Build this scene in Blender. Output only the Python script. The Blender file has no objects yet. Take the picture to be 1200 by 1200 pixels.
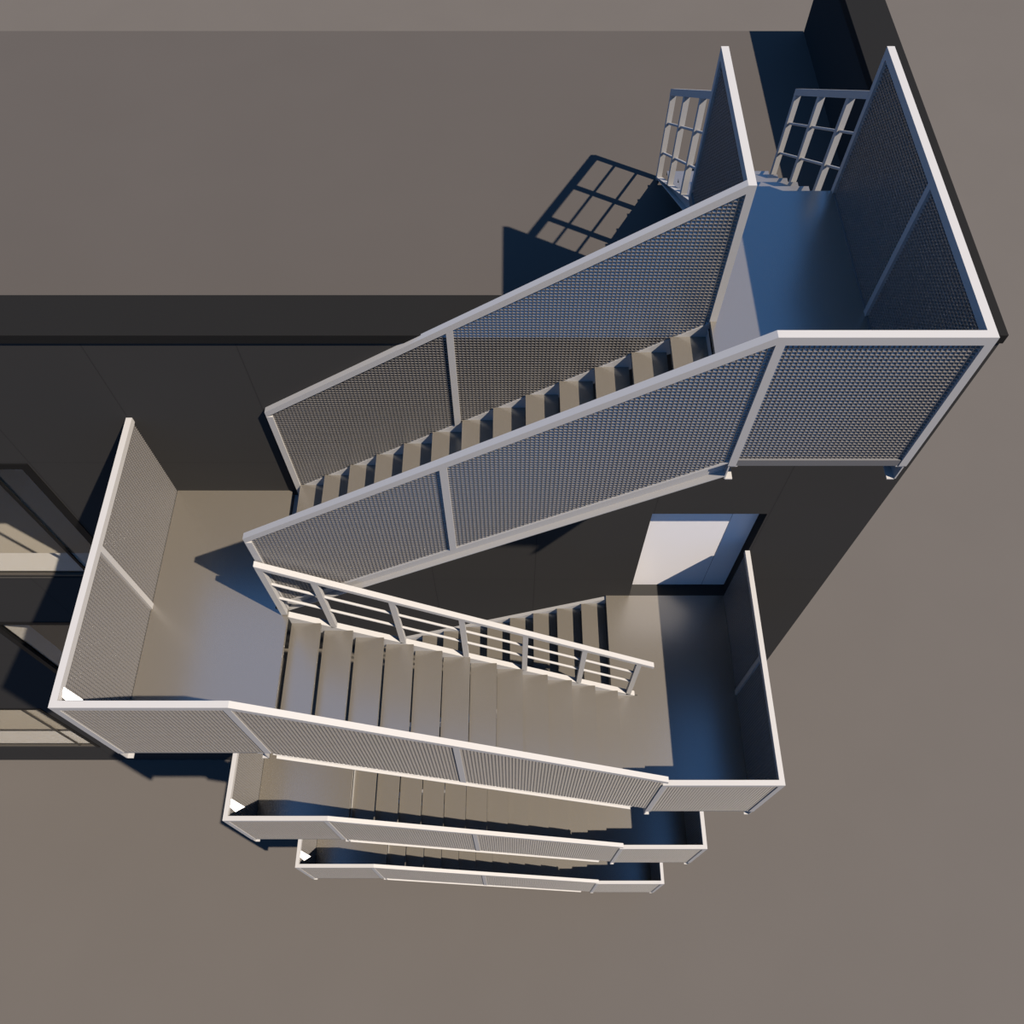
import bpy, bmesh, math, random
from mathutils import Vector
random.seed(4)
SC = bpy.context.scene
COL = SC.collection

# ------------------------------------------------------------------ materials
def mat(name, col, rough=0.5, spec=0.5, metal=0.0, noise=0.0, nscale=8.0, bump=0.0, ior=1.5):
    m = bpy.data.materials.new(name); m.use_nodes = True
    nt = m.node_tree; b = nt.nodes['Principled BSDF']
    b.inputs['Roughness'].default_value = rough
    b.inputs['IOR'].default_value = ior
    b.inputs['Specular IOR Level'].default_value = spec
    b.inputs['Metallic'].default_value = metal
    b.inputs['Base Color'].default_value = (*col, 1)
    if noise or bump:
        tc = nt.nodes.new('ShaderNodeTexCoord')
        n = nt.nodes.new('ShaderNodeTexNoise'); n.inputs['Scale'].default_value = nscale
        n.inputs['Detail'].default_value = 6
        nt.links.new(tc.outputs['Object'], n.inputs['Vector'])
        if noise:
            r = nt.nodes.new('ShaderNodeMapRange')
            r.inputs['To Min'].default_value = 1 - noise; r.inputs['To Max'].default_value = 1 + noise
            nt.links.new(n.outputs['Fac'], r.inputs['Value'])
            v = nt.nodes.new('ShaderNodeVectorMath'); v.operation = 'SCALE'
            v.inputs[0].default_value = col
            nt.links.new(r.outputs['Result'], v.inputs['Scale'])
            nt.links.new(v.outputs['Vector'], b.inputs['Base Color'])
        if bump:
            bp = nt.nodes.new('ShaderNodeBump'); bp.inputs['Strength'].default_value = bump
            bp.inputs['Distance'].default_value = 0.01
            nt.links.new(n.outputs['Fac'], bp.inputs['Height'])
            nt.links.new(bp.outputs['Normal'], b.inputs['Normal'])
    return m

M = {}
M['paint'] = mat('white_painted_steel', (.238, .231, .225), .55, .3)
M['deck'] = mat('grey_coated_steel_plate', (.072, .0635, .052), .27, .5, ior=2.45, noise=.02, nscale=3)
M['mesh'] = mat('galvanised_grating', (.080, .0745, .0705), .38, .5, ior=2.3)
M['wall'] = mat('charcoal_cladding', (.0255, .0245, .0235), .9, .0)
M['cap'] = mat('dark_metal_coping', (.0072, .0070, .0068), .8, .05)
M['frame'] = mat('black_window_frame', (.004, .004, .004), .5, .12)
M['edge'] = mat('grey_edge_trim', (.075, .074, .076), .6, .3)
M['ground'] = mat('brown_grey_paving', (.0613, .0553, .0503), .9, .05, noise=.035, nscale=.6)
M['roof'] = mat('grey_brown_roof_felt', (.0450, .0402, .0370), .9, .05, noise=.04, nscale=.9)
M['door'] = mat('white_door_leaf', (.53, .51, .505), .45, .3)
M['lining'] = mat('pale_window_lining', (.43, .39, .35), .7, .2)
M['room'] = mat('pale_floor_boards', (.29, .255, .215), .7, .2)
M['roomwall'] = mat('grey_plaster', (.24, .24, .25), .8, .2)
M['sash'] = mat('brown_window_sash', (.030, .026, .021), .6, .2)
M['glint'] = mat('white_glint', (.93, .93, .93), .2, .6)  # near-white, for the added plates that imitate bright glints

def cladding_seams(m):
    """thin dark joints between the cladding panels, in object space"""
    nt = m.node_tree; b = nt.nodes['Principled BSDF']
    tc = nt.nodes.new('ShaderNodeTexCoord'); sx = nt.nodes.new('ShaderNodeSeparateXYZ')
    nt.links.new(tc.outputs['Object'], sx.inputs[0])
    def line(out, off, per, w):
        a = nt.nodes.new('ShaderNodeMath'); a.operation = 'SUBTRACT'; a.inputs[1].default_value = off - w / 2
        nt.links.new(out, a.inputs[0])
        mo = nt.nodes.new('ShaderNodeMath'); mo.operation = 'FLOORED_MODULO'; mo.inputs[1].default_value = per
        nt.links.new(a.outputs[0], mo.inputs[0])
        l = nt.nodes.new('ShaderNodeMath'); l.operation = 'LESS_THAN'; l.inputs[1].default_value = w
        nt.links.new(mo.outputs[0], l.inputs[0]); return l.outputs[0]
    v = line(sx.outputs['X'], 4.89, 1.244, .010)
    h = line(sx.outputs['Z'], -1.983, 2.656, .008)
    mx = nt.nodes.new('ShaderNodeMath'); mx.operation = 'MAXIMUM'
    nt.links.new(v, mx.inputs[0]); nt.links.new(h, mx.inputs[1])
    mix = nt.nodes.new('ShaderNodeMix'); mix.data_type = 'RGBA'
    n = nt.nodes.new('ShaderNodeTexNoise'); n.inputs['Scale'].default_value = .7
    nt.links.new(tc.outputs['Object'], n.inputs['Vector'])
    r = nt.nodes.new('ShaderNodeMapRange'); r.inputs['To Min'].default_value = .96; r.inputs['To Max'].default_value = 1.04
    nt.links.new(n.outputs['Fac'], r.inputs['Value'])
    vm = nt.nodes.new('ShaderNodeVectorMath'); vm.operation = 'SCALE'; vm.inputs[0].default_value = b.inputs['Base Color'].default_value[:3]
    nt.links.new(r.outputs['Result'], vm.inputs['Scale'])
    nt.links.new(mx.outputs[0], mix.inputs['Factor'])
    nt.links.new(vm.outputs['Vector'], mix.inputs[6]); mix.inputs[7].default_value = (.019, .018, .0175, 1)
    nt.links.new(mix.outputs[2], b.inputs['Base Color'])
cladding_seams(M['wall'])

def glass_mat():
    m = bpy.data.materials.new('window_glass'); m.use_nodes = True
    nt = m.node_tree; nt.nodes.clear()
    o = nt.nodes.new('ShaderNodeOutputMaterial'); t = nt.nodes.new('ShaderNodeBsdfTransparent')
    t.inputs['Color'].default_value = (.93, .94, .94, 1)
    g = nt.nodes.new('ShaderNodeBsdfGlossy'); g.inputs['Roughness'].default_value = .02
    f = nt.nodes.new('ShaderNodeFresnel')
    ge = nt.nodes.new('ShaderNodeNewGeometry'); mr = nt.nodes.new('ShaderNodeMapRange')   # same reflectance on both faces of the pane
    mr.inputs['To Min'].default_value = 1.45; mr.inputs['To Max'].default_value = 1 / 1.45
    nt.links.new(ge.outputs['Backfacing'], mr.inputs['Value']); nt.links.new(mr.outputs['Result'], f.inputs['IOR'])
    x = nt.nodes.new('ShaderNodeMixShader')
    nt.links.new(f.outputs[0], x.inputs[0]); nt.links.new(t.outputs[0], x.inputs[1]); nt.links.new(g.outputs[0], x.inputs[2])
    nt.links.new(x.outputs[0], o.inputs[0]); return m
M['glass'] = glass_mat()

# ------------------------------------------------------------------ mesh helpers
class MB:
    def __init__(s): s.bm = bmesh.new()
    def hexa(s, p):                       # p: 4 bottom + 4 top points
        v = [s.bm.verts.new(q) for q in p]
        for f in ((0, 1, 2, 3), (7, 6, 5, 4), (0, 4, 5, 1), (1, 5, 6, 2), (2, 6, 7, 3), (3, 7, 4, 0)):
            s.bm.faces.new([v[i] for i in f])
        return s
    def box(s, x0, x1, y0, y1, z0, z1):
        return s.hexa([(x0, y0, z0), (x1, y0, z0), (x1, y1, z0), (x0, y1, z0), (x0, y0, z1), (x1, y0, z1), (x1, y1, z1), (x0, y1, z1)])
    def para(s, ax, s0, s1, a, b, c0, c1):  # slab running along ax with z-range a at s0 and b at s1
        if ax == 'x':
            return s.hexa([(s0, c0, a[0]), (s1, c0, b[0]), (s1, c1, b[0]), (s0, c1, a[0]), (s0, c0, a[1]), (s1, c0, b[1]), (s1, c1, b[1]), (s0, c1, a[1])])
        return s.hexa([(c0, s0, a[0]), (c0, s1, b[0]), (c1, s1, b[0]), (c1, s0, a[0]), (c0, s0, a[1]), (c0, s1, b[1]), (c1, s1, b[1]), (c1, s0, a[1])])
    def build(s, name, m, parent=None, bevel=0.0, orient=True, at=None):
        if orient: bmesh.ops.recalc_face_normals(s.bm, faces=s.bm.faces)
        off = Vector(at) if at is not None else (parent.location.copy() if parent else Vector((0, 0, 0)))
        # children keep their vertices relative to the thing they belong to
        for v in s.bm.verts: v.co -= off
        me = bpy.data.meshes.new(name); s.bm.to_mesh(me); s.bm.free()
        me.materials.append(m)
        o = bpy.data.objects.new(name, me); COL.objects.link(o)
        if parent: o.parent = parent
        elif at is not None: o.location = off
        if bevel:
            b = o.modifiers.new('edge', 'BEVEL'); b.width = bevel; b.segments = 1; b.limit_method = 'ANGLE'
        return o

def thing(name, loc, label, cat, group=None):
    o = bpy.data.objects.new(name, None); COL.objects.link(o); o.location = loc
    o.empty_display_size = .2
    o['label'] = label; o['category'] = cat
    if group: o['group'] = group
    return o
def struct(o): o['kind'] = 'structure'; return o
def copy_part(o, parent, dloc):
    c = o.copy(); COL.objects.link(c); c.parent = parent; c.location = o.location + Vector(dloc); return c

# ------------------------------------------------------------------ measured layout (metres)
W = .055                       # tube size of posts and handrails
XML, XLR = -1.346, 4.882       # outer faces of the left / right landings
YF, YM, YW = 1.948, 3.292, 4.6085
H, ZF = 1.345, .083            # guard height above the beam, deck height above the beam
ZL = [0.0, -5.2015, -9.2327, -13.2245]
ZM = [None, -2.5878, -7.0984, -11.1129]
XI = [None, 0.0, -.065, -.065]
GRZ = -13.667
RFZ = -1.09
CAPZ = -.123

# ------------------------------------------------------------------ setting
gb = MB(); gb.box(-160, 160, -120, 160, GRZ - .3, GRZ)
g = struct(gb.build('ground', M['ground'])); g['label'] = 'plain brown-grey ground far below'

OPEN = [  # x0, x1, z0, z1 of the holes through the front wall
    (3.630, 4.865, ZL[1] + ZF - .002, -2.995),        # door
    (-5.60, -2.600, -4.600, -2.000),       # upper window
    (-5.10, -1.95, -8.60, -6.000),         # middle window
    (-9.20, -6.235, -12.580, -9.970),      # ground window
]
def wall_with_holes(x0, x1, z0, z1, y0, y1, holes):
    xs = sorted({x0, x1, *[h[0] for h in holes], *[h[1] for h in holes]})
    zs = sorted({z0, z1, *[h[2] for h in holes], *[h[3] for h in holes]})
    bm = bmesh.new(); V = {}
    solid = {}
    for i in range(len(xs) - 1):
        for j in range(len(zs) - 1):
            cx, cz = (xs[i] + xs[i + 1]) / 2, (zs[j] + zs[j + 1]) / 2
            solid[i, j] = not any(h[0] < cx < h[1] and h[2] < cz < h[3] for h in holes)
    def v(i, k, j):
        key = (i, k, j)
        if key not in V: V[key] = bm.verts.new((xs[i], (y0, y1)[k], zs[j]))
        return V[key]
    for (i, j), s in solid.items():
        if not s: continue
        for k in (0, 1): bm.faces.new([v(i, k, j), v(i + 1, k, j), v(i + 1, k, j + 1), v(i, k, j + 1)])
        for (di, dj, a, b) in ((-1, 0, (i, j), (i, j + 1)), (1, 0, (i + 1, j), (i + 1, j + 1)), (0, -1, (i, j), (i + 1, j)), (0, 1, (i, j + 1), (i + 1, j + 1))):
            if not solid.get((i + di, j + dj), False):
                bm.faces.new([v(a[0], 0, a[1]), v(b[0], 0, b[1]), v(b[0], 1, b[1]), v(a[0], 1, a[1])])
    m = MB(); m.bm.free(); m.bm = bm; return m
XB0 = -24.0
struct(wall_with_holes(XB0, 6.015, GRZ, RFZ - .35, YW, YW + .30, OPEN).build('wall_front', M['wall']))
pb = MB(); pb.box(XB0, 6.015, YW, 5.004, RFZ - .35, CAPZ - .095)
struct(pb.build('wall_parapet', M['wall']))
wr = MB(); wr.box(5.625, 6.015, YW + .30, 10.200, GRZ, RFZ - .35); wr.box(5.625, 6.015, 5.004, 10.174, RFZ - .35, CAPZ - .095)
struct(wr.build('wall_right', M['wall']))
wb = MB(); wb.box(XB0, 5.625, 9.85, 10.200, GRZ, RFZ - .35); struct(wb.build('wall_back', M['wall']))
wl = MB(); wl.box(XB0 - .3, XB0, YW, 10.200, GRZ, RFZ); struct(wl.build('wall_left', M['wall']))
rf = MB(); rf.box(XB0, 5.625, 5.004, 10.200, RFZ - .35, RFZ); struct(rf.build('roof', M['roof']))
cb = MB(); cb.box(XB0, 6.031, YW - .016, 5.020, CAPZ - .10, CAPZ)
struct(cb.build('trim_1', M['cap'], bevel=.003))
cr = MB(); cr.box(5.609, 6.031, 5.020, 10.190, CAPZ - .10, CAPZ)
struct(cr.build('trim_2', M['cap'], bevel=.003))

# door in the recess beside the middle right landing
zd = ZL[1] + ZF; YD = 4.7625
d = MB(); d.box(3.630, 4.5725, YD, YD + .05, zd, -2.995)
d0 = struct(d.build('door_1', M['door'])); d0['label'] = 'white flush door in the dark wall recess'
d = MB(); d.box(4.5765, 4.865, YD, YD + .05, zd, -2.995); d.build('side_panel', M['door'], d0)
d = MB(); d.box(4.5725, 4.5765, YD - .001, YD + .04, zd, -2.995); d.build('rebate_strip', M['frame'], d0)
d = MB(); d.box(3.630, 4.865, YW + .002, YD + .05, zd - .05, zd - .001); d.build('sill', M['wall'], d0)

# windows: black outer frame, mullion, glass, pale lining boards behind
def window(n, hole, frame_w, mullions, label, depth=.30, fd=.055, mw=.017, mm='frame'):
    x0, x1, z0, z1 = hole
    yf = YW - .012
    fr = MB(); t = frame_w; yb = YW + fd
    fr.box(x0, x0 + t, yf, yb, z0, z1); fr.box(x1 - t, x1, yf, yb, z0, z1)
    fr.box(x0 + t, x1 - t, yf, yb, z1 - t, z1);     q_ = MB(); q_.box(x0 + t, x1 - t, yf + .012, yb, z0 + .055, z0 + t)
    w = struct(fr.build('window_%d' % n, M['frame'])); w['label'] = label
    q_.build('sash', M['sash'], w)
    for mx in mullions:
        m = MB(); m.box(mx - mw, mx + mw, YW + .004, YW + .024, z0 + t, z1 - t); m.build('mullion', M[mm], w)
    gl = MB(); gl.box(x0 + t, x1 - t, YW + .026, YW + .032, z0 + t, z1 - t); gl.build('glass_pane', M['glass'], w)
    li = MB(); ya, yb2 = YW + .057, YW + depth; q = .02
    li.box(x0 + t - q, x1 - t + q, ya, yb2, z0 + t - q, z0 + t)
    li.box(x0 + t - q, x1 - t + q, ya, yb2, z1 - t, z1 - t + q)
    li.box(x0 + t - q, x0 + t, ya, yb2, z0 + t, z1 - t); li.box(x1 - t, x1 - t + q, ya, yb2, z0 + t, z1 - t)
    li.build('lining', M['lining'], w)
    return w
window(1, OPEN[1], .09, (-3.057,), 'wide black framed window left of the upper left landing, sunlit sill inside')
window(2, OPEN[2], .09, (-3.35,), 'black framed window half hidden behind the upper left landing')
window(3, OPEN[3], .07, (-6.62,), 'lowest black framed window with sunlit floor inside, just above the ground', fd=.034, mw=.022, mm='sash')
def room(x0, x1, z0, z1, y1=9.0):
    y0 = YW + .30
    f = MB(); f.box(x0, x1, y0, y1, z0 - .1, z0); f = struct(f.build('floor', M['room']))
    w = MB(); w.box(x0 - .1, x0, y0, y1, z0 - .1, z1 + .1); w.box(x1, x1 + .1, y0, y1, z0 - .1, z1 + .1)
    w.box(x0 - .1, x1 + .1, y1, y1 + .1, z0 - .1, z1 + .1)
    struct(w.build('wall_room', M['roomwall']))
    c = MB(); c.box(x0, x1, y0, y1, z1, z1 + .1); struct(c.build('ceiling', M['roomwall']))
room(-10.5, -.8, -5.10, -1.60); room(-10.5, -.8, -9.20, -5.60); room(-10.5, -.8, -13.10, -9.60)

# ------------------------------------------------------------------ generic parts
def grate(ax, s0, s1, lo, hi, c0, c1, name, parent, pitch=.0308, t=.0045, th=.0068):
    """open square grating of thin upright fins and level bars between the lines lo(s) and hi(s)"""
    b = MB(); n = max(1, round((s1 - s0) / pitch)); p = (s1 - s0) / n
    for i in range(1, n):
        s = s0 + p * i
        b.para(ax, s - t / 2, s + t / 2, (lo(s - t / 2), hi(s - t / 2)), (lo(s + t / 2), hi(s + t / 2)), c0, c1)
    z = math.ceil(min(lo(s0), lo(s1)) / pitch) * pitch; ztop = max(hi(s0), hi(s1))
    def clip(z):
        a, e = s0, s1
        for f, sg in ((lo, 1), (hi, -1)):    # need sg*(z-f(s)) >= 0
            ga, ge = sg * (z - f(s0)), sg * (z - f(s1))
            if ga < 0 and ge < 0: return None
            if ga < 0: a = max(a, s0 + (s1 - s0) * ga / (ga - ge))
            elif ge < 0: e = min(e, s0 + (s1 - s0) * ga / (ga - ge))
        return (a, e) if e - a > .01 else None
    while z < ztop:
        r = clip(z)
        if r: b.para(ax, r[0], r[1], (z - th / 2, z + th / 2), (z - th / 2, z + th / 2), c0, c1)
        z += pitch
    return b.build(name, M['mesh'], parent)

def lin(p, q): return lambda s: p[1] + (q[1] - p[1]) * (s - p[0]) / (q[0] - p[0])
def flat(z): return lambda s: z
def post(parent, x0, y0, z0, z1, dx=W, dy=W):
    b = MB(); b.box(x0, x0 + dx, y0, y0 + dy, z0, z1); return b.build('post', M['paint'], parent)
RH = .068                                     # handrail depth
MESH0, MESH1 = .0165, .0385                     # grating depth inside the frame

def channel(b, s0, s1, lo, hi, web0, web1, fl0, fl1, ax='x', t=.010):
    """C section: web between web0..web1, flanges between fl0..fl1"""
    b.para(ax, s0, s1, (lo(s0), hi(s0)), (lo(s1), hi(s1)), web0, web1)
    b.para(ax, s0, s1, (lo(s0), lo(s0) + t), (lo(s1), lo(s1) + t), fl0, fl1)
    b.para(ax, s0, s1, (hi(s0) - t, hi(s0)), (hi(s1) - t, hi(s1)), fl0, fl1)

# ------------------------------------------------------------------ landings
def landing(x0, x1, y0, y1, zb, label, xin=None, bx=(), depth=.18):
    """deck with downturned edges on channel beams; xin = edge of the inner lane half where it differs"""
    r = thing('stair_landing', ((x0 + x1) / 2, (y0 + y1) / 2, zb), label, 'landing', 'landings of the outdoor stair')
    zt = zb + ZF; b = MB()
    (a0, a1) = (x0, x1); (i0, i1) = xin if xin else (x0, x1)
    ys = YM if xin else y1
    b.box(a0, a1, y0, ys, zt - .008, zt)
    if xin: b.box(i0, i1, ys, y1, zt - .008, zt)
    e = .006; zl = zt - .05
    b.box(a0, a0 + e, y0, ys, zl, zt - .008); b.box(a1 - e, a1, y0, ys, zl, zt - .008)
    b.box(a0 + e, a1 - e, y0, y0 + e, zl, zt - .008)
    if xin:
        b.box(i0, i0 + e, ys, y1, zl, zt - .008); b.box(i1 - e, i1, ys, y1, zl, zt - .008)
    b.box(i0 + e, i1 - e, y1 - e, y1, zl, zt - .008)
    b.build('deck', M['deck'], r)
    yb0 = y0 - (.053 if zb == 0 else .041)
    for x, sg in bx:
        c = MB(); lo, hi = flat(zb - depth), flat(zb - .001)
        w = (x, x + .010) if sg > 0 else (x - .010, x)
        fl = (x, x + .062) if sg > 0 else (x - .062, x)
        channel(c, yb0, y1 - .002, lo, hi, *w, *fl, ax='y')
        c.build('beam', M['paint'], r)
    return r
landing(3.637, 4.834, YM + .056, 6.004, ZL[0], 'topmost landing, carried over the parapet onto the roof side, in blue shade',
        bx=((3.640, 1), (4.872, -1)))
landing(XML + .044, 0.0, YF + .044, YW - .003, ZM[1], 'large upper left landing with triangular shadow on its pale deck', xin=(XML + .044, -.125),
        bx=((XML + .004, 1), (-.058, -1)))
landing(3.640, XLR - .044, YF + .044, YW - .003, ZL[1], 'right landing in front of the white door', xin=(3.330, XLR - .044),
        bx=((3.650, 1), (XLR - .006, -1)))
landing(XML + .044, -.065, YF + .044, YW - .003, ZM[2], 'middle left landing, second from the top on the left',
        bx=((XML + .004, 1), (-.058, -1)))
landing(3.583, XLR - .044, YF + .044, YW - .003, ZL[2], 'shaded right landing directly below the door landing', xin=(3.330, XLR - .044),
        bx=((3.650, 1), (XLR - .006, -1)))
landing(XML + .044, -.065, YF + .044, YW - .003, ZM[3], 'lowest left landing nearest the ground',
        bx=((XML + .004, 1), (-.058, -1)))
landing(3.583, XLR - .044, YF + .044, YW - .003, ZL[3], 'lowest right landing nearest the ground', xin=(3.330, XLR - .044),
        bx=((3.650, 1), (XLR - .006, -1)), depth=.12)

# ------------------------------------------------------------------ flights
def flight(x_start, going, n_tread, z_start, rise, sgn_x, sgn_z, y0, y1, label, front=None, back=None, ax='x'):
    """treads from x_start stepping sgn_x*going and sgn_z*rise; first tread is one rise away"""
    r = thing('stair_flight', (x_start, y0, z_start), label, 'stairs', 'flights of the outdoor stair')
    def tread_box(k):
        a = x_start + sgn_x * going * k; b_ = a + sgn_x * going
        return min(a, b_), max(a, b_), z_start + sgn_z * rise * (k + 1)
    xa, xb, z = tread_box(0)
    m = MB(); t = .006; d_ = .048
    if ax == 'x':
        m.box(xa, xb, y0, y1, z - t, z); m.box(xa, xa + t, y0, y1, z - d_, z - t); m.box(xb - t, xb, y0, y1, z - d_, z - t)
        m.box(xa + t, xb - t, y0, y0 + t, z - d_, z - t); m.box(xa + t, xb - t, y1 - t, y1, z - d_, z - t)
    else:
        m.box(y0, y1, xa, xb, z - t, z); m.box(y0, y1, xa, xa + t, z - d_, z - t); m.box(y0, y1, xb - t, xb, z - d_, z - t)
    if ax == 'y': r.location = (y0, x_start, z_start)
    first = m.build('tread', M['deck'], r)
    for k in range(1, n_tread):
        dx = sgn_x * going * k
        copy_part(first, r, (dx, 0, sgn_z * rise * k) if ax == 'x' else (0, dx, sgn_z * rise * k))
    return r
def stringer(r, s0, s1, nose, top, bot, webs, fls, ax='x'):
    b = MB(); channel(b, s0, s1, lambda s: nose(s) - bot, lambda s: nose(s) - top, *webs, *fls, ax=ax)
    return b.build('stringer', M['paint'], r)

# T: top flight, inner lane, from the upper left landing up to the topmost landing
zT = ZM[1] + ZF; rT = .1848
T = flight(0.0, .28, 13, zT, rT, 1, 1, YM + W + .01, 4.560, 'top flight climbing right between two mesh screens')
noseT = lambda x: zT + rT + .66 * x
stringer(T, -.02, 3.640, noseT, .034, .225, (YM + W, YM + W + .01), (YM + .003, YM + W))
stringer(T, -.02, 3.640, noseT, .034, .225, (4.560, 4.570), (4.570, 4.606))

# outer flights
def outer_flight(i, n_tread, going, label):
    z0, z1 = ZM[i] + ZF, ZL[i] + ZF; rise = (z0 - z1) / (n_tread + 1); xs = XI[i]
    r = flight(xs, going, n_tread, z0, rise, 1, -1, YF + W + .010, 3.224, label)
    k = rise / going; nose = lambda x: z0 - k * (x - xs)
    stringer(r, xs + .004, 3.46, nose, .125, .27, (YF + W, YF + W + .010), (YF + .002, YF + W))
    stringer(r, xs - .004, 3.58, nose, .035, .27, (3.224, 3.234), (3.234, 3.280))
    return nose
nose1 = outer_flight(1, 13, .28, 'outer flight descending right to the door landing, inner bar railing beside it')
nose2 = outer_flight(2, 12, .304, 'outer flight seen just below the upper screen, gaps between its treads')
nose3 = outer_flight(3, 12, .304, 'lowest outer flight, mostly in shadow behind the bottom screen')
def inner_flight(i, label, z_to, n=11, g=.308):
    z0 = ZL[i] + ZF; rise = (z0 - z_to) / (n + 1)
    r = flight(3.330, g, n, z0, rise, -1, -1, YM + .05, 4.560, label)
    k = rise / g; nose = lambda x: z0 + k * (x - 3.330)
    stringer(r, 3.330 - g * (n + .3), 3.33, nose, .02, .24, (4.562, 4.572), (4.572, 4.606))
    stringer(r, 3.330 - g * (n + .3), 3.33, nose, .02, .24, (YM + .04, YM + .05), (YM - .005, YM + .04))
inner_flight(1, 'inner flight along the wall, descending left from the door landing', ZM[2] + ZF)
inner_flight(2, 'inner flight along the wall under the middle right landing, almost fully hidden', ZM[3] + ZF)
inner_flight(3, 'short bottom flight from the lowest right landing to the ground', GRZ, n=2, g=.28)

# flight from the topmost landing down to the roof
RS = flight(6.004, .28, 5, ZF, .186, 1, -1, 3.703, 4.735, 'short flight of steps from the topmost landing down to the roof', ax='y')
noseR = lambda y: ZF - .6643 * (y - 6.004)
for w_, f_ in (((3.690, 3.700), (3.640, 3.690)), ((4.772, 4.782), (4.782, 4.830))):
    b = MB()
    channel(b, 6.022, 7.60, lambda s: max(noseR(s) - .25, RFZ), lambda s: noseR(s) - .10, *w_, *f_, ax='y')
    b.build('stringer', M['paint'], RS)

# ------------------------------------------------------------------ mesh guardrails
# (a) front screen of the top flight, front and right side of the topmost landing
A = thing('mesh_guardrail', (3.66, YM, 0), 'mesh screen in front of the top flight and around the topmost landing, brightest blue infill', 'railing', 'mesh guardrails of the outdoor stair')
railT = lambda x: -1.051 + .66 * x
botT = lambda x: noseT(x) - .034
m = MB(); m.para('x', -W, 3.631, (railT(-W) - RH, railT(-W)), (H - RH, H), YM, YM + W)
m.box(3.631, XLR, YM, YM + W, H - RH, H); m.box(XLR - W, XLR, YM + W, 6.022, H - RH, H)
m.build('handrail', M['paint'], A)
post(A, -W, YM, zT, railT(-W) - RH)
b = MB(); b.para('x', 1.610, 1.610 + W, (botT(1.61), railT(1.61) - RH), (botT(1.665), railT(1.665) - RH), YM, YM + W); b.build('post', M['paint'], A)
post(A, 3.633, YM, 0, H - RH); post(A, XLR - W, YM, 0, H - RH)
post(A, XLR - W, 4.600, .07, H - RH); post(A, XLR - W, 6.022 - W, .0, H - RH)
m = MB(); m.box(3.633 + W, XLR - W, YM + .004, YM + W, 0, .07); m.build('bottom_rail', M['edge'], A)
m = MB(); m.box(XLR - .048, XLR - .004, YM + W, 6.022 - W, 0, .09); m.build('bottom_rail', M['edge'], A)
topm = lambda f: (lambda s: f(s) - RH)
grate('x', 0, 1.610, botT, topm(railT), YM + MESH0, YM + MESH1, 'mesh_panel', A)
grate('x', 1.665, 3.633, botT, topm(railT), YM + MESH0, YM + MESH1, 'mesh_panel', A)
grate('x', 3.633 + W, XLR - W, flat(.07), flat(H - RH), YM + MESH0, YM + MESH1, 'mesh_panel', A)
grate('y', YM + W, 4.600, flat(.09), flat(H - RH), XLR - .036, XLR - .003, 'mesh_panel', A)
grate('y', 4.600 + W, 6.022 - W, flat(.09), flat(H - RH), XLR - .036, XLR - .003, 'mesh_panel', A)

# (b) wall side screen of the top flight and left side of the topmost landing
YB = 4.551
B = thing('mesh_guardrail', (3.66, YB, 0), 'mesh screen on the wall side of the top flight, turning back over the parapet', 'railing', 'mesh guardrails of the outdoor stair')
m = MB(); m.para('x', -W, 3.631, (railT(-W) - RH, railT(-W)), (H - RH, H), YB, YB + W)
m.box(3.631, 3.631 + W, YB, 6.022, H - RH, H); m.build('handrail', M['paint'], B)
post(B, -W, YB, zT, railT(-W) - RH)
b = MB(); b.para('x', 1.610, 1.610 + W, (botT(1.61), railT(1.61) - RH), (botT(1.665), railT(1.665) - RH), YB, YB + W); b.build('post', M['paint'], B)
post(B, 3.631, YB, .0, H - RH); post(B, 3.631, 6.022 - W, .0, H - RH)
grate('x', 0, 1.610, botT, topm(railT), YB + MESH0, YB + MESH1, 'mesh_panel', B)
grate('x', 1.665, 3.631, botT, topm(railT), YB + MESH0, YB + MESH1, 'mesh_panel', B)
grate('y', YB + W, 6.022 - W, flat(.09), flat(H - RH), 3.631 + .016, 3.631 + .052, 'mesh_panel', B)
m = MB(); m.box(3.631, 3.631 + W, YB + W, 6.022 - W, 0, .09); m.build('bottom_rail', M['edge'], B)

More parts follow.
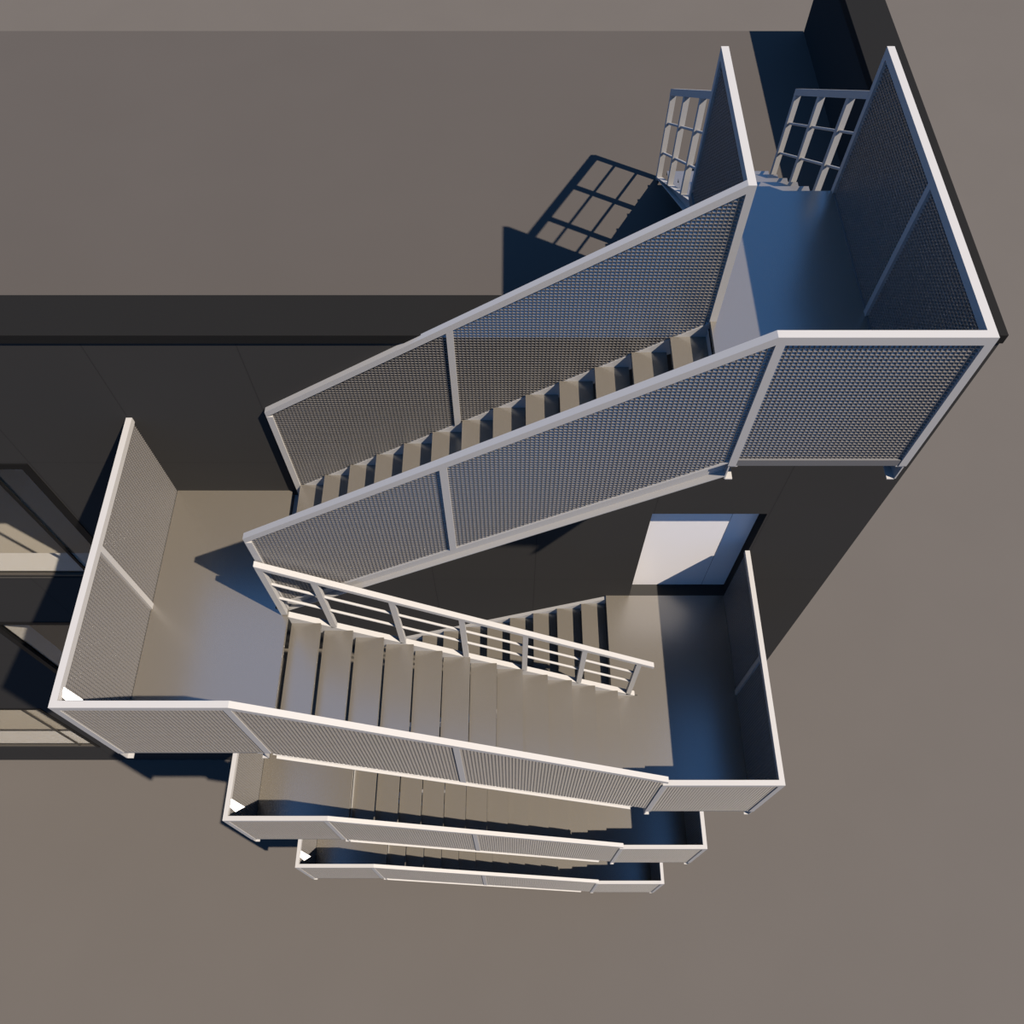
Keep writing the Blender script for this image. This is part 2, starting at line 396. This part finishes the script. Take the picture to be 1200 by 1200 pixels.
# (c-e) outer screens: left side, front, along the outer flight, front and right side of the right landing
def outer_screen(i, xb, label, nose):
    zm, zl = ZM[i], ZL[i]; tm, tl = zm + H, zl + H
    r = thing('mesh_guardrail', (1.6, YF, zl), label, 'railing', 'mesh guardrails of the outdoor stair')
    ze = tl + .143; f = lin((xb, tm), (3.683, ze)); yr = YW - .0005
    m = MB(); m.box(XML, XML + W, YF + W, yr, tm - RH, tm); m.box(XML, xb, YF, YF + W, tm - RH, tm)
    m.para('x', xb, 3.683, (tm - RH, tm), (ze - RH, ze), YF, YF + W)
    m.box(3.645, XLR, YF, YF + W, tl - RH, tl); m.box(XLR - W, XLR, YF + W, yr, tl - RH, tl)
    m.build('handrail', M['paint'], r)
    bot = lambda x: nose(x) - .125
    post(r, XML, YF, zm, tm - RH); post(r, xb - W, YF, zm, tm - RH)
    post(r, 3.640, YF, zl, tl - RH); post(r, XLR - W, YF, zl, tl - RH)
    b = MB(); b.para('x', 1.612, 1.612 + W, (bot(1.612), f(1.612) - RH), (bot(1.667), f(1.667) - RH), YF, YF + W); b.build('post', M['paint'], r)
    post(r, XML, 3.292, zm + .02, tm - RH); post(r, XLR - W, 3.292, zl + .02, tl - RH)
    m = MB(); e = .022
    for bb in ((XML + W, xb - W, YF + .004, YF + .042, zm, zm + e), (3.640 + W, XLR - W, YF + .004, YF + .042, zl, zl + e),
               (XML + .004, XML + .042, YF + W, yr, zm, zm + e), (XLR - .042, XLR - .004, YF + W, yr, zl, zl + e)):
        m = MB(); m.box(*bb); m.build('bottom_rail', M['edge'], r)
    y0, y1 = YF + .006, YF + .032
    grate('x', XML + W, xb - W, flat(zm + e), flat(tm - RH), y0, y1, 'mesh_panel', r)
    grate('x', xb, 1.612, bot, topm(f), y0, y1, 'mesh_panel', r)
    grate('x', 1.667, 3.640, bot, topm(f), y0, y1, 'mesh_panel', r)
    grate('x', 3.640 + W, XLR - W, flat(zl + e), flat(tl - RH), y0, y1, 'mesh_panel', r)
    for ya, yb_ in ((YF + W, 3.292), (3.292 + W, yr)):
        grate('y', ya, yb_, flat(zm + e), flat(tm - RH), XML + .003, XML + .038, 'mesh_panel', r)
        grate('y', ya, yb_, flat(zl + e), flat(tl - RH), XLR - .036, XLR - .003, 'mesh_panel', r)
    # added plate imitating a white glint under the handrail, tilted towards the sun
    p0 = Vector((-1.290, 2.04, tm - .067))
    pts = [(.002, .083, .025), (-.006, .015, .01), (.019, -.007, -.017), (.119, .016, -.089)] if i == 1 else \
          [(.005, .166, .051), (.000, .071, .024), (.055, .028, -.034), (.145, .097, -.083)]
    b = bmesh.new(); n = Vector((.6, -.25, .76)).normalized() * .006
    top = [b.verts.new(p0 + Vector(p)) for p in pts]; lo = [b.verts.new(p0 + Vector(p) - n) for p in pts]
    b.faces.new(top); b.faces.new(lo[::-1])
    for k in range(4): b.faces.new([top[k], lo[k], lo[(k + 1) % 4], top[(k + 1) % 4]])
    mm = MB(); mm.bm.free(); mm.bm = b; o = mm.build('glint_plate', M['glint'], r); o['label'] = 'added white plate imitating a bright glint'
    return r
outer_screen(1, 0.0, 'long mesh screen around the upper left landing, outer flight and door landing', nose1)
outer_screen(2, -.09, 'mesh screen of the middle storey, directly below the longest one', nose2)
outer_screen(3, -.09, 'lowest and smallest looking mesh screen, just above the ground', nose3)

# ------------------------------------------------------------------ bar railing on the inner side of the outer flight
YI = 3.222
I = thing('bar_railing', (1.6, YI, nose1(1.6)), 'cream bar railing with two thin rails between the two lanes of the stair', 'railing')
ri = lambda x: nose1(x) + 1.02
m = MB(); m.para('x', -W, 3.672, (ri(-W) - .06, ri(-W)), (ri(3.672) - .06, ri(3.672)), YI, YI + W); m.build('handrail', M['paint'], I, bevel=.003)
px = [-W, .360, .990, 1.612, 2.233, 2.857, 3.473]
for k, x in enumerate(px):
    z0 = nose1(x + .03) - (.04 if k else -.0) - (.0 if k < 6 else .02)
    b = MB(); b.para('x', x, x + W, (z0, ri(x) - .06), (z0 - .0, ri(x + W) - .06), YI + .002, YI + W - .002); b.build('post', M['paint'], I)
for dz in (.36, .66):
    for k in range(6):
        a, c = px[k] + W, px[k + 1]
        b = MB(); f = lambda s: ri(s) - dz
        b.para('x', a, c, (f(a) - .022, f(a)), (f(c) - .022, f(c)), YI + .016, YI + .040); b.build('rail_bar', M['paint'], I, bevel=.004)

# ------------------------------------------------------------------ bar railings of the roof steps
def roof_rail(x0, label):
    r = thing('bar_railing', (x0, 6.8, noseR(6.8)), label, 'railing', 'bar railings of the roof steps')
    top = lambda y: 1.0 - .673 * (y - 6.013)
    m = MB(); m.para('y', 6.022, 7.608, (top(6.022) - .07, top(6.022)), (top(7.608) - .07, top(7.608)), x0, x0 + W); m.build('handrail', M['paint'], r)
    ys = [6.340, 6.958, 7.553]
    for k, y in enumerate(ys):
        zb = (lambda s: noseR(s) - .10) if k < 2 else (lambda s: RFZ)
        b = MB(); b.para('y', y, y + W, (zb(y), top(y) - .07), (zb(y + W), top(y + W) - .07), x0 + .002, x0 + W - .002); b.build('post', M['paint'], r)
    for dz in (.36, .70):
        for a, c in ((6.022, ys[0]), (ys[0] + W, ys[1]), (ys[1] + W, ys[2])):
            b = MB(); b.para('y', a, c, (top(a) - dz - .024, top(a) - dz), (top(c) - dz - .024, top(c) - dz), x0 + .016, x0 + .040); b.build('rail_bar', M['paint'], r, bevel=.004)
roof_rail(3.637, 'left bar railing of the roof steps, casting a gridded shadow on the roof')
roof_rail(4.828 - .002, 'right bar railing of the roof steps, near the side parapet')

# ------------------------------------------------------------------ light
sd = Vector((-.658, .350, -1.0)).normalized()
L = bpy.data.lights.new('sun', 'SUN'); L.energy = 12.3; L.angle = math.radians(.6); L.color = (1.0, .885, .74)
lo = bpy.data.objects.new('sun', L); COL.objects.link(lo); lo.location = (20, -10, 25)
lo.rotation_euler = sd.to_track_quat('-Z', 'Y').to_euler()
wd = bpy.data.worlds.new('sky'); SC.world = wd; wd.use_nodes = True
wd.node_tree.nodes['Background'].inputs['Color'].default_value = (.16, .425, 1.0, 1)
wd.node_tree.nodes['Background'].inputs['Strength'].default_value = .83

# ------------------------------------------------------------------ camera
cd = bpy.data.cameras.new('camera'); cd.sensor_width = 36; cd.lens = 36 * 1019.25 / 1200
co = bpy.data.objects.new('camera', cd); COL.objects.link(co)
co.location = (2.1235, 0, 5.1281); co.rotation_euler = (math.pi / 2 - 1.0526, 0, 0)
cd.clip_end = 500; SC.camera = co

vs = SC.view_settings; vs.view_transform = 'Standard'; vs.look = 'None'; vs.gamma = 1; vs.exposure = 0
vs.use_curve_mapping = False
